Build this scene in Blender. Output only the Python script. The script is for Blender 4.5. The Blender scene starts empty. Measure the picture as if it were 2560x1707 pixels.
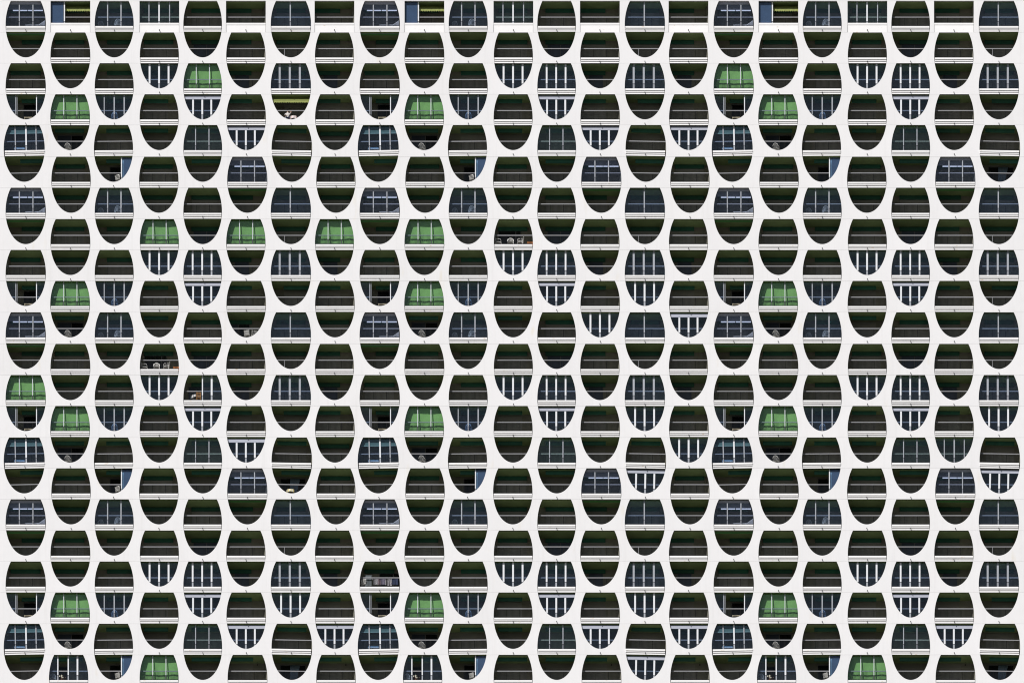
import bpy, bmesh, math, random
from mathutils import Vector

R = math.radians
scene = bpy.context.scene
col = scene.collection
rng = random.Random(7)

# ------------------------------------------------------------------ camera
S = 0.035                       # metres per photograph pixel on the facade
TH = R(20.0)                    # the facade is seen from below, through a very long lens
CT, ST = math.cos(TH), math.sin(TH)
W, H = 2560.0, 1707.0
cam_d = bpy.data.cameras.new('camera')
cam_d.type = 'ORTHO'
cam_d.ortho_scale = W * S
cam_d.clip_start = 0.1
cam_d.clip_end = 2000.0
cam = bpy.data.objects.new('camera', cam_d)
col.objects.link(cam)
cam.location = (0.0, -40.0 * CT, -40.0 * ST)
cam.rotation_euler = (R(90.0) + TH, 0.0, 0.0)
scene.camera = cam

# ------------------------------------------------------------------ sky, sun, exposure
SUN_EL, SUN_AZ = R(42.0), R(30.0)       # sun high in front of the facade, to the left
sdir = Vector((-math.sin(SUN_AZ) * math.cos(SUN_EL), -math.cos(SUN_AZ) * math.cos(SUN_EL), math.sin(SUN_EL)))
world = bpy.data.worlds.new('World')
scene.world = world
world.use_nodes = True
wn = world.node_tree
wn.nodes.clear()
sky = wn.nodes.new('ShaderNodeTexSky')
sky.sky_type = 'NISHITA'
sky.sun_disc = False
sky.sun_elevation = SUN_EL
sky.sun_rotation = R(180.0) + SUN_AZ
bg = wn.nodes.new('ShaderNodeBackground')
bg.inputs['Strength'].default_value = 0.05
wo = wn.nodes.new('ShaderNodeOutputWorld')
wn.links.new(sky.outputs['Color'], bg.inputs['Color'])
wn.links.new(bg.outputs['Background'], wo.inputs['Surface'])
sun_d = bpy.data.lights.new('sun', 'SUN')
sun_d.energy = 5.0
sun_d.angle = R(0.5)
sun_d.color = (1.0, 0.975, 0.95)
sun = bpy.data.objects.new('sun', sun_d)
col.objects.link(sun)
sun.rotation_euler = (-sdir).to_track_quat('-Z', 'Y').to_euler()
sun.location = sdir * 80.0
scene.view_settings.view_transform = 'Standard'
scene.view_settings.look = 'None'
scene.view_settings.exposure = -0.20
scene.view_settings.gamma = 1.0
scene.view_settings.use_curve_mapping = False
scene.render.engine = 'CYCLES'
scene.cycles.max_bounces = 8
scene.cycles.filter_width = 1.1
scene.cycles.transparent_max_bounces = 12

# ------------------------------------------------------------------ materials
MATS = {}


def mat(name, color, rough=0.7, var=0.0, scale=3.0, bump=0.0, metallic=0.0, spec=0.5, rnd=0.0):
    """Principled paint with a little procedural mottling; rnd varies the value from object to object."""
    m = bpy.data.materials.new(name)
    m.use_nodes = True
    nt = m.node_tree
    b = nt.nodes['Principled BSDF']
    b.inputs['Roughness'].default_value = rough
    b.inputs['Metallic'].default_value = metallic
    b.inputs['Specular IOR Level'].default_value = spec
    tc = nt.nodes.new('ShaderNodeTexCoord')
    n = nt.nodes.new('ShaderNodeTexNoise')
    n.inputs['Scale'].default_value = scale
    n.inputs['Detail'].default_value = 5.0
    nt.links.new(tc.outputs['Object'], n.inputs['Vector'])
    mr = nt.nodes.new('ShaderNodeMapRange')
    mr.inputs['From Min'].default_value = 0.3
    mr.inputs['From Max'].default_value = 0.7
    mr.inputs['To Min'].default_value = 1.0 - var
    mr.inputs['To Max'].default_value = 1.0 + var
    nt.links.new(n.outputs['Fac'], mr.inputs['Value'])
    fac = mr.outputs['Result']
    if rnd:
        oi = nt.nodes.new('ShaderNodeObjectInfo')
        m2 = nt.nodes.new('ShaderNodeMapRange')
        m2.inputs['To Min'].default_value = 1.0 - rnd
        m2.inputs['To Max'].default_value = 1.0 + rnd
        nt.links.new(oi.outputs['Random'], m2.inputs['Value'])
        mm = nt.nodes.new('ShaderNodeMath')
        mm.operation = 'MULTIPLY'
        nt.links.new(fac, mm.inputs[0])
        nt.links.new(m2.outputs['Result'], mm.inputs[1])
        fac = mm.outputs['Value']
    vm = nt.nodes.new('ShaderNodeVectorMath')
    vm.operation = 'SCALE'
    vm.inputs[0].default_value = color[:3]
    nt.links.new(fac, vm.inputs['Scale'])
    nt.links.new(vm.outputs['Vector'], b.inputs['Base Color'])
    if bump:
        bp = nt.nodes.new('ShaderNodeBump')
        bp.inputs['Strength'].default_value = bump
        bp.inputs['Distance'].default_value = 0.02
        n2 = nt.nodes.new('ShaderNodeTexNoise')
        n2.inputs['Scale'].default_value = scale * 12
        nt.links.new(tc.outputs['Object'], n2.inputs['Vector'])
        nt.links.new(n2.outputs['Fac'], bp.inputs['Height'])
        nt.links.new(bp.outputs['Normal'], b.inputs['Normal'])
    MATS[name] = m
    return m


def add_stains(m, color, sx, sz, lo, hi, amount):
    """Rust or damp marks with a shape of their own, mixed over the paint."""
    nt = m.node_tree
    b = nt.nodes['Principled BSDF']
    src = b.inputs['Base Color'].links[0].from_socket
    g = nt.nodes.new('ShaderNodeNewGeometry')
    mp = nt.nodes.new('ShaderNodeMapping')
    mp.inputs['Scale'].default_value = (sx, sx, sz)
    nt.links.new(g.outputs['Position'], mp.inputs['Vector'])
    n = nt.nodes.new('ShaderNodeTexNoise')
    n.inputs['Scale'].default_value = 1.0
    n.inputs['Detail'].default_value = 3.0
    nt.links.new(mp.outputs['Vector'], n.inputs['Vector'])
    mr = nt.nodes.new('ShaderNodeMapRange')
    mr.inputs['From Min'].default_value = lo
    mr.inputs['From Max'].default_value = hi
    mr.inputs['To Min'].default_value = 0.0
    mr.inputs['To Max'].default_value = amount
    nt.links.new(n.outputs['Fac'], mr.inputs['Value'])
    mx = nt.nodes.new('ShaderNodeMix')
    mx.data_type = 'RGBA'
    nt.links.new(mr.outputs['Result'], mx.inputs['Factor'])
    nt.links.new(src, mx.inputs['A'])
    mx.inputs['B'].default_value = (*color, 1.0)
    nt.links.new(mx.outputs['Result'], b.inputs['Base Color'])


def glass(name, tint, refl=1.0):
    m = bpy.data.materials.new(name)
    m.use_nodes = True
    nt = m.node_tree
    nt.nodes.clear()
    out = nt.nodes.new('ShaderNodeOutputMaterial')
    tr = nt.nodes.new('ShaderNodeBsdfTransparent')
    tr.inputs['Color'].default_value = (*tint, 1.0)
    gl = nt.nodes.new('ShaderNodeBsdfGlossy')
    gl.inputs['Roughness'].default_value = 0.02
    lw = nt.nodes.new('ShaderNodeLayerWeight')
    lw.inputs['Blend'].default_value = 0.5
    pw = nt.nodes.new('ShaderNodeMath')
    pw.operation = 'POWER'
    pw.inputs[1].default_value = 5.0
    fr = nt.nodes.new('ShaderNodeMapRange')
    fr.inputs['To Min'].default_value = 0.05 * refl
    nt.links.new(lw.outputs['Facing'], pw.inputs[0])
    nt.links.new(pw.outputs['Value'], fr.inputs['Value'])
    mx = nt.nodes.new('ShaderNodeMixShader')
    # gentle waviness of old window glass
    tc = nt.nodes.new('ShaderNodeTexCoord')
    n = nt.nodes.new('ShaderNodeTexNoise')
    n.inputs['Scale'].default_value = 1.3
    bp = nt.nodes.new('ShaderNodeBump')
    bp.inputs['Strength'].default_value = 0.12
    bp.inputs['Distance'].default_value = 0.05
    nt.links.new(tc.outputs['Object'], n.inputs['Vector'])
    nt.links.new(n.outputs['Fac'], bp.inputs['Height'])
    nt.links.new(bp.outputs['Normal'], gl.inputs['Normal'])
    nt.links.new(fr.outputs['Result'], mx.inputs['Fac'])
    nt.links.new(tr.outputs['BSDF'], mx.inputs[1])
    nt.links.new(gl.outputs['BSDF'], mx.inputs[2])
    nt.links.new(mx.outputs['Shader'], out.inputs['Surface'])
    MATS[name] = m
    return m


mat('wall_paint', (0.80, 0.79, 0.795), 0.8, 0.022, 0.8, 0.05, rnd=0.02)
add_stains(MATS['wall_paint'], (0.72, 0.62, 0.42), 0.9, 0.28, 0.66, 0.84, 0.5)
add_stains(MATS['wall_paint'], (0.66, 0.65, 0.64), 3.2, 0.22, 0.52, 0.80, 0.30)
add_stains(MATS['wall_paint'], (0.82, 0.81, 0.82), 0.12, 0.10, 0.45, 0.70, 0.35)
mat('slab_paint', (0.90, 0.89, 0.89), 0.75, 0.02, 1.5, 0.04, rnd=0.015)
add_stains(MATS['slab_paint'], (0.60, 0.40, 0.16), 2.3, 6.0, 0.66, 0.80, 0.75)
mat('reveal_paint', (0.085, 0.085, 0.06), 0.85, 0.1, 2.0)  # dark tone for panel side faces and slab undersides
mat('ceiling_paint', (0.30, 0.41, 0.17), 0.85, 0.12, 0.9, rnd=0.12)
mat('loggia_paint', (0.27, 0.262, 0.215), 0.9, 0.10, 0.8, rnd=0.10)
mat('floor_tile', (0.10, 0.095, 0.075), 0.8, 0.12, 2.0)
mat('shutter_grey', (0.29, 0.283, 0.255), 0.7, 0.05, 2.0, rnd=0.10)
mat('box_green', (0.014, 0.12, 0.075), 0.6, 0.15, 1.5, rnd=0.15)
mat('fascia_green', (0.055, 0.20, 0.03), 0.6, 0.08, 1.5)
mat('rail_metal', (0.26, 0.26, 0.275), 0.5, 0.05, 4.0, rnd=0.08)
mat('baluster_paint', (0.011, 0.011, 0.011), 0.8, 0.1, 4.0, spec=0.1)
mat('spout_dark', (0.03, 0.03, 0.028), 0.7, 0.1, 4.0)
mat('frame_white', (0.74, 0.755, 0.79), 0.5, 0.03, 3.0)
mat('frame_grey', (0.35, 0.37, 0.41), 0.45, 0.05, 3.0, rnd=0.06)
mat('frame_pale', (0.55, 0.58, 0.61), 0.5, 0.04, 3.0)
mat('frame_mid', (0.22, 0.23, 0.26), 0.5, 0.05, 3.0)
mat('frame_dim', (0.17, 0.17, 0.18), 0.6, 0.06, 3.0)
mat('clamp_dark', (0.05, 0.05, 0.06), 0.6, 0.1, 4.0)  # dark band across mullions, also the lower length of pale ones
mat('box_greyblue', (0.42, 0.44, 0.52), 0.6, 0.05, 2.0)
mat('blind_white', (0.62, 0.66, 0.68), 0.8, 0.04, 3.0)
mat('fabric_green', (0.26, 0.44, 0.145), 0.85, 0.07, 2.5, rnd=0.04)
mat('fabric_teal', (0.085, 0.15, 0.125), 0.85, 0.06, 2.5)
mat('fabric_tealhem', (0.20, 0.29, 0.25), 0.85, 0.06, 2.5)
mat('fabric_lime', (0.29, 0.325, 0.10), 0.85, 0.10, 4.0)
mat('curtain_blue', (0.062, 0.094, 0.135), 0.8, 0.10, 1.5)  # flat blue standing in for sky reflected in a pane
mat('curtain_pale', (0.26, 0.36, 0.42), 0.8, 0.08, 2.0)
mat('curtain_dim', (0.22, 0.30, 0.42), 0.8, 0.10, 2.0)
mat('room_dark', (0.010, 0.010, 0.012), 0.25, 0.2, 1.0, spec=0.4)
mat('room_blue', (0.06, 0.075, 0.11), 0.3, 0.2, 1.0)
mat('plastic_white', (0.74, 0.73, 0.70), 0.5, 0.04, 4.0)
mat('plastic_pale_blue', (0.34, 0.46, 0.62), 0.5, 0.05, 4.0)
mat('cushion_blue', (0.17, 0.29, 0.40), 0.85, 0.12, 6.0)
mat('cane_beige', (0.50, 0.45, 0.33), 0.8, 0.15, 9.0)
mat('wood_orange', (0.42, 0.20, 0.055), 0.6, 0.2, 8.0)
mat('crate_orange', (0.40, 0.13, 0.025), 0.6, 0.15, 6.0)
mat('cloth_white', (0.76, 0.72, 0.70), 0.9, 0.08, 8.0)
mat('cloth_pink', (0.62, 0.36, 0.34), 0.9, 0.1, 8.0)
mat('laundry_grey', (0.30, 0.29, 0.31), 0.9, 0.45, 10.0)
mat('laundry_mauve', (0.20, 0.15, 0.17), 0.9, 0.4, 10.0)
mat('cloth_lilac', (0.16, 0.145, 0.20), 0.9, 0.2, 8.0)
mat('cloth_navy', (0.035, 0.05, 0.11), 0.9, 0.2, 8.0)
mat('cloth_yellow', (0.70, 0.56, 0.20), 0.9, 0.1, 8.0)
mat('cloth_cream', (0.70, 0.68, 0.55), 0.9, 0.1, 8.0)
mat('cabinet_grey', (0.11, 0.13, 0.14), 0.6, 0.05, 3.0)
mat('skin', (0.48, 0.28, 0.19), 0.6, 0.05, 9.0)
mat('hair_dark', (0.02, 0.014, 0.01), 0.6, 0.2, 20.0)
mat('leaf_green', (0.06, 0.10, 0.03), 0.6, 0.3, 9.0)
mat('leaf_brown', (0.12, 0.05, 0.035), 0.6, 0.3, 9.0)
mat('terracotta', (0.34, 0.14, 0.08), 0.8, 0.1, 6.0)
mat('ground_mat', (0.13, 0.125, 0.11), 0.95, 0.2, 0.05)
glass('pane_glass', (0.855, 0.91, 0.985), 0.8)
glass('pane_clear', (0.885, 0.915, 0.98), 0.75)
glass('pane_green', (0.88, 0.945, 0.935), 0.8)

# ------------------------------------------------------------------ geometry helpers


class MB:
    """Collects boxes, strips and tubes into one mesh."""

    def __init__(self):
        self.v, self.f, self.m = [], [], []

    def quad(self, pts, mi=0):
        n = len(self.v)
        self.v += [tuple(p) for p in pts]
        self.f.append(tuple(range(n, n + len(pts))))
        self.m.append(mi)

    def box(self, x0, x1, y0, y1, z0, z1, mi=0):
        n = len(self.v)
        self.v += [(x0, y0, z0), (x1, y0, z0), (x1, y1, z0), (x0, y1, z0), (x0, y0, z1), (x1, y0, z1), (x1, y1, z1), (x0, y1, z1)]
        for q in ((0, 1, 5, 4), (1, 2, 6, 5), (2, 3, 7, 6), (3, 0, 4, 7), (4, 5, 6, 7), (3, 2, 1, 0)):
            self.f.append(tuple(n + i for i in q))
            self.m.append(mi)

    def bar(self, a, b, r, sides=6, mi=0, r2=None):
        a, b = Vector(a), Vector(b)
        r2 = r if r2 is None else r2
        d = (b - a).normalized()
        p = d.cross(Vector((0, 0, 1)) if abs(d.z) < 0.9 else Vector((1, 0, 0))).normalized()
        q = d.cross(p)
        n = len(self.v)
        for c, rr in ((a, r), (b, r2)):
            for i in range(sides):
                t = 2 * math.pi * i / sides
                self.v.append(tuple(c + p * (rr * math.cos(t)) + q * (rr * math.sin(t))))
        for i in range(sides):
            j = (i + 1) % sides
            self.f.append((n + i, n + j, n + sides + j, n + sides + i))
            self.m.append(mi)
        self.f.append(tuple(n + i for i in reversed(range(sides))))
        self.f.append(tuple(n + sides + i for i in range(sides)))
        self.m += [mi, mi]

    def prism(self, prof, x0, x1, mi=0):
        """profile of (y, z) points extruded along x"""
        n, k = len(self.v), len(prof)
        for x in (x0, x1):
            self.v += [(x, y, z) for y, z in prof]
        for i in range(k):
            j = (i + 1) % k
            self.f.append((n + i, n + j, n + k + j, n + k + i))
            self.m.append(mi)
        self.f.append(tuple(n + i for i in reversed(range(k))))
        self.f.append(tuple(n + k + i for i in range(k)))
        self.m += [mi, mi]

    def sheet(self, fn, nu, nv, th, mi=0):
        """a solid cloth: fn(i/nu, j/nv) gives the front point, th its thickness in y"""
        n = len(self.v)
        for k in (0.0, th):
            for j in range(nv + 1):
                for i in range(nu + 1):
                    x, y, z = fn(i / nu, j / nv)
                    self.v.append((x, y + k, z))
        w, off = nu + 1, (nu + 1) * (nv + 1)
        for j in range(nv):
            for i in range(nu):
                a = n + j * w + i
                self.f.append((a, a + w, a + w + 1, a + 1))
                self.f.append((a + off, a + off + 1, a + off + w + 1, a + off + w))
                self.m += [mi, mi]
        rim = [n + i for i in range(nu + 1)] + [n + j * w + nu for j in range(1, nv + 1)] + [n + nv * w + i for i in range(nu - 1, -1, -1)] + [n + j * w for j in range(nv - 1, 0, -1)]
        for i in range(len(rim)):
            a, b = rim[i], rim[(i + 1) % len(rim)]
            self.f.append((a, b, b + off, a + off))
            self.m.append(mi)

    def disc(self, c, r, h, sides=20, mi=0):
        self.bar((c[0], c[1], c[2] - h), c, r, sides, mi)

    def ball(self, c, r, mi=0, seg=8, rings=5, sq=1.0):
        n = len(self.v)
        for j in range(rings + 1):
            a = math.pi * j / rings
            for i in range(seg):
                t = 2 * math.pi * i / seg
                self.v.append((c[0] + r * math.sin(a) * math.cos(t), c[1] + r * math.sin(a) * math.sin(t), c[2] + r * sq * math.cos(a)))
        for j in range(rings):
            for i in range(seg):
                k = (i + 1) % seg
                self.f.append((n + j * seg + i, n + (j + 1) * seg + i, n + (j + 1) * seg + k, n + j * seg + k))
                self.m.append(mi)

    def mesh(self, name, mats, smooth=False):
        me = bpy.data.meshes.new(name)
        me.from_pydata(self.v, [], self.f)
        for m in mats:
            me.materials.append(MATS[m])
        me.polygons.foreach_set('material_index', self.m)
        bm = bmesh.new()
        bm.from_mesh(me)
        bmesh.ops.remove_doubles(bm, verts=bm.verts, dist=1e-6)
        bmesh.ops.recalc_face_normals(bm, faces=bm.faces)
        bm.to_mesh(me)
        bm.free()
        if smooth:
            me.polygons.foreach_set('use_smooth', [True] * len(me.polygons))
        me.update()
        return me


def obj(name, me, parent=None, loc=(0, 0, 0), rot=(0, 0, 0)):
    o = bpy.data.objects.new(name, me)
    col.objects.link(o)
    o.parent = parent
    o.location = loc
    o.rotation_euler = rot
    return o


def tag(o, label, cat=None, group=None, kind=None):
    o['label'] = label
    if cat:
        o['category'] = cat
    if group:
        o['group'] = group
    if kind:
        o['kind'] = kind
    return o


def zz(v, d=0.0):
    """height of a point at depth d behind the facade front that shows v photo pixels below its storey line"""
    return (-v * S + d * ST) / CT


def X(px):
    return (px - W / 2) * S


def Z(py):
    return (H / 2 - py) * S / CT


CACHE = {}


def cached(key, fn):
    if key not in CACHE:
        CACHE[key] = fn()
    return CACHE[key]


def vbox(mb, u0, u1, v0, v1, d0, d1, mi=0):
    mb.box(u0 * S, u1 * S, d0, d1, zz(v1, d0), zz(v0, d0), mi)


# ------------------------------------------------------------------ layout of the facade, measured in photo pixels
ROWS, COLS = 22, 23
T = [3.0, 81.6, 158.8, 236.3, 313.0, 392.2, 469.6, 547.8, 624.9, 702.2, 780.6, 859.5, 937.2, 1014.5, 1093.2, 1170.1, 1247.5,
     1325.5, 1402.8, 1480.1, 1558.2, 1635.8, 1713.5]
BASE = {0: (64.3, 50.4), 1: (176.0, 49.9), 2: (285.5, 48.8), 3: (398.4, 48.9), 4: (506.6, 48.3), 5: (614.7, 49.2), 6: (727.2, 50.4), 7: (836.1, 48.8)}
ALT = {}
for r_ in (4, 14, 20):
    ALT.update({(0, r_): (60.5, 51.3), (2, r_): (283.7, 49.0), (4, r_): (506.9, 48.5), (6, r_): (729.6, 50.8)})
for r_ in (5, 15):
    ALT.update({(1, r_): (177.6, 49.3), (3, r_): (397.0, 49.3), (5, r_): (618.3, 50.3), (7, r_): (839.8, 49.2)})
ALT.update({(1, 21): (171.6, 49.2), (3, 21): (397.8, 48.8), (5, 21): (618.8, 49.8), (7, 21): (840.0, 49.3)})
for r_ in (3, 9, 13, 19):
    ALT.update({(1, r_): (175.3, 49.7), (3, r_): (397.8, 48.8), (5, r_): (615.6, 49.5), (7, r_): (837.3, 49.6)})


def is_upper(c, r):
    return (r - c) % 2 == 0


def oval(c, r):
    """centre, half width of the oval whose upper storey is row r in column c"""
    cx, a = ALT.get((c % 8, r), BASE[c % 8])
    return cx + 885.0 * (c // 8), a


def half_width(c, r, y):
    """half width of the opening at photo height y of storey r (None where the wall is closed)"""
    if r == 0 and not is_upper(c, r):
        return 49.6
    ru = r if is_upper(c, r) else r - 1
    a = oval(c, ru)[1]
    yc = T[ru] + 59.0
    bot = T[ru + 1] + 62.7
    q = (yc - y) / 87.0 if y < yc else (y - yc) / (bot - yc)
    return a * math.sqrt(max(0.0, 1.0 - q * q)) if q < 1.0 else 0.0


def cell_cx(c, r):
    return oval(c, r if is_upper(c, r) else r - 1)[0]


# ------------------------------------------------------------------ the ground and the building
g = MB()
GZ = -52.0
g.quad([(-2500, -2500, GZ), (2500, -2500, GZ), (2500, 2500, GZ), (-2500, 2500, GZ)])
tag(obj('ground', g.mesh('ground', ['ground_mat'])), 'pale paved ground in front of the building', kind='structure')

building = bpy.data.objects.new('apartment_building', None)
col.objects.link(building)
building.location = (0, 0, GZ)
building.empty_display_size = 2.0
tag(building, 'white concrete apartment block with staggered oval balcony openings', 'building')
OFF = -GZ                       # children are placed relative to the building's foot

TW = 0.22                       # thickness of the front wall
GAP = 0.10                       # half joint between panels, in photo pixels
LEFT, RIGHT = -60.0, 2612.0


def panel(r, xl, cl, cm, cr, xr):
    """One storey-high precast panel: from opening cl (or straight edge xl) to opening cr (or xr), with the rounded end of opening cm bitten out of its top."""
    y0, y1 = T[r] + GAP, T[r + 1] - GAP
    n = 18

    def edge(c, sgn, x_straight):
        if c is None:
            return [(x_straight, y0), (x_straight, y1)]
        cx = cell_cx(c, r)
        return [(cx + sgn * half_width(c, r, y0 + (y1 - y0) * i / n), y0 + (y1 - y0) * i / n) for i in range(n + 1)]
    le = edge(cl, 1, xl)
    re = edge(cr, -1, xr)
    poly = list(le) + list(reversed(re))            # down the left side, up the right side
    if cm is not None:                              # across the top, dipping round the lower half of oval cm
        cx, a = oval(cm, r - 1)
        yc = T[r - 1] + 59.0
        bot = T[r] + 62.7
        q0 = math.asin((y0 - yc) / (bot - yc))
        k = 40
        for i in range(k + 1):
            q = q0 + (math.pi - 2 * q0) * i / k
            poly.append((cx + a * math.cos(q), yc + (bot - yc) * math.sin(q)))
    px = sum(p[0] for p in poly) / len(poly)
    ox, oz = X(px), Z((y0 + y1) / 2)
    me = bpy.data.meshes.new('wall_panel')
    k = len(poly)
    vs = [(X(x) - ox, 0.0, Z(y) - oz) for x, y in poly] + [(X(x) - ox, TW, Z(y) - oz) for x, y in poly]
    fs = [tuple(range(k)), tuple(reversed(range(k, 2 * k)))]
    fs += [((i + 1) % k, i, k + i, k + (i + 1) % k) for i in range(k)]
    me.from_pydata(vs, [], fs)
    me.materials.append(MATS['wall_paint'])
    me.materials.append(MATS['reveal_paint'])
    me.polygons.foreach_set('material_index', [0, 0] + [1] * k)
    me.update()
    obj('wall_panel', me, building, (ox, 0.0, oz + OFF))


for r in range(ROWS):
    if r == 0:
        cuts = list(range(COLS))
    else:
        cuts = [c for c in range(COLS) if is_upper(c, r)]
    seq = [None] + cuts + [None]
    for a, b in zip(seq[:-1], seq[1:]):
        cm = None
        if r > 0:
            lo = -1 if a is None else a
            hi = COLS if b is None else b
            mids = [c for c in range(lo + 1, hi)]
            cm = mids[0] if mids else None
        panel(r, LEFT, a, cm, b, RIGHT)

# closing walls of the block beyond the picture: parapet, foot, gables, roof and rear
zt, zb = Z(T[0] - GAP), Z(T[ROWS] + GAP)


def part_box(name, x0, x1, y0, y1, z0, z1, m='wall_paint'):
    b = MB()
    b.box(x0, x1, y0, y1, z0, z1)
    return obj(name, b.mesh(name, [m]), building, (0, 0, OFF))


part_box('parapet', X(LEFT), X(RIGHT), 0.0, TW, zt, zt + 1.1)
part_box('foot_wall', X(LEFT), X(RIGHT), 0.0, TW, GZ, zb)
part_box('gable_wall', X(LEFT), X(LEFT) + 0.25, TW + 0.003, 9.0, GZ, zt + 1.09)
part_box('gable_wall', X(RIGHT) - 0.25, X(RIGHT), TW + 0.003, 9.0, GZ, zt + 1.09)
part_box('rear_wall', X(LEFT) + 0.26, X(RIGHT) - 0.26, 8.7, 8.99, GZ, zt + 0.3)
part_box('roof_slab', X(LEFT) + 0.26, X(RIGHT) - 0.26, TW + 0.003, 8.69, zt + 0.32, zt + 0.6)

# ------------------------------------------------------------------ what every loggia is made of
D = 2.05            # depth of a loggia
HU = 53.0           # half its inner width, photo pixels
FLOOR = 64.0        # photo pixels from the storey line down to the floor


def shell_mesh(sl=0.0, sr=0.0):
    """sl, sr: how far the side walls splay inwards at the back, photo pixels"""
    b = MB()
    x0, x1, y0, y1 = -HU * S, HU * S, TW + 0.004, TW + D
    z0, z1 = zz(FLOOR), 0.03
    t = 0.06
    for plan in ([(x0 - t, y0), (x0, y0), (x0 + sl * S, y1), (x0 - t, y1)], [(x1, y0), (x1 + t, y0), (x1 + t, y1), (x1 - sr * S, y1)]):
        n = len(b.v)
        b.v += [(x, y, z0 - t) for x, y in plan] + [(x, y, z1 + t) for x, y in plan]
        for q in ((0, 1, 5, 4), (1, 2, 6, 5), (2, 3, 7, 6), (3, 0, 4, 7), (4, 5, 6, 7), (3, 2, 1, 0)):
            b.f.append(tuple(n + i for i in q))
            b.m.append(0)
    b.box(x0, x1, y1 + 0.001, y1 + t, z0 - t, z1 + t, 0)
    b.box(x0, x1, y0, y1, z0 - t, z0, 1)
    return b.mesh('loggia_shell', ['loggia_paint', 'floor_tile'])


def ceiling_mesh():
    b = MB()
    b.box(-HU * S + 0.003, HU * S - 0.003, TW + 0.006, TW + D - 0.003, 0.028, 0.11)
    return b.mesh('ceiling', ['ceiling_paint'])


def rail_mesh(post):
    b = MB()
    y0, y1 = 0.345, 0.40
    zt_, zb_ = zz(39.6, y0), zz(63.2, 0.33)
    b.box(-HU * S, HU * S, y0, y1, zt_ - 0.078, zt_, 0)
    b.box(-HU * S, HU * S, y0 + 0.012, y1 - 0.012, zb_ + 0.05, zb_ + 0.08, 1)
    n = 36
    for i in range(n):
        x = (-HU + 2 * HU * (i + 0.5) / n) * S
        b.box(x - 0.009, x + 0.009, y0 + 0.018, y1 - 0.018, zb_ + 0.06, zt_ - 0.05, 1)
    for u in (-16.0, 17.0):
        b.box(u * S - 0.02, u * S + 0.02, y0 + 0.006, y1 - 0.006, zz(FLOOR), zt_ - 0.04, 0 if post == u else 1)
    return b.mesh('railing', ['rail_metal', 'baluster_paint'])


def slab_mesh(a):
    b = MB()
    h = (a - 1.5) * S
    e1, e2, e3 = -0.075, -0.012, 0.050
    prof = [(TW + 0.10, zz(63.0, e1)), (e1, zz(63.0, e1)), (e1, zz(67.2, e1)), (e2, zz(67.2, e1) + 0.008), (e2, zz(71.6, e2)),
            (e3, zz(71.6, e2) + 0.008), (e3, zz(77.0, e3)), (TW + 0.10, zz(77.0, e3))]
    b.prism(prof, -h, h)
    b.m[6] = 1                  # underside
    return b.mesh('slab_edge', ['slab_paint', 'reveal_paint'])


def niche_mesh():
    b = MB()
    h = 49.1 * S
    prof = [(TW, zz(55.0, 0.02)), (0.02, zz(55.0, 0.02)), (0.02, zz(59.6, 0.02)), (0.055, zz(59.6, 0.02)), (0.055, zz(78.2, 0.0)), (TW, zz(78.2, 0.0))]
    b.prism(prof, -h, h)
    return b.mesh('breast_panel', ['slab_paint'])


def spout_mesh(d0):
    b = MB()
    b.bar((0, d0 + 0.05, zz(72.6)), (0.0, d0 - 0.20, zz(72.6) - 0.02), 0.036, 8)
    b.bar((0, d0 + 0.004, zz(72.6)), (0.0, d0 - 0.012, zz(72.6) - 0.002), 0.04, 8)
    return b.mesh('drain_spout', ['spout_dark'])


def solid(mats, *boxes):
    def make():
        b = MB()
        for q in boxes:
            vbox(b, *q)
        return b.mesh('part', mats)
    return make


SPLAY = {0: (13, 0), 1: (12, 0), 2: (8, 0), 3: (10, 0), 4: (6, 0), 5: (0, 11), 6: (0, 6), 7: (0, 12)}
ORD = ['', 'second', 'third', 'fourth', 'fifth', 'sixth', 'seventh', 'eighth', 'ninth', 'tenth', 'eleventh', 'twelfth', 'thirteenth',
       'fourteenth', 'fifteenth', 'sixteenth', 'seventeenth', 'eighteenth', 'nineteenth', 'twentieth', 'twenty-first', 'twenty-second', 'twenty-third']


def place(r, c):
    a = 'top storey' if r == 0 else 'bottom storey' if r == ROWS - 1 else ORD[r] + ' storey down'
    b = 'leftmost column' if c == 0 else 'rightmost column' if c == COLS - 1 else ORD[c] + ' column from left'
    return a + ', ' + b


# ------------------------------------------------------------------ what stands on the balconies
PROTO = {}


def thing(name, label, cat, group, loc, rotz, parts):
    """parts: list of (part name, mesh); one-mesh things have a single nameless part"""
    if len(parts) == 1:
        o = obj(name, parts[0][1], None, loc, (0, 0, rotz))
    else:
        o = bpy.data.objects.new(name, None)
        col.objects.link(o)
        o.location = loc
        o.rotation_euler = (0, 0, rotz)
        o.empty_display_size = 0.3
        for pn, me in parts:
            obj(pn, me, o)
    return tag(o, label, cat, group)


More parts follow.
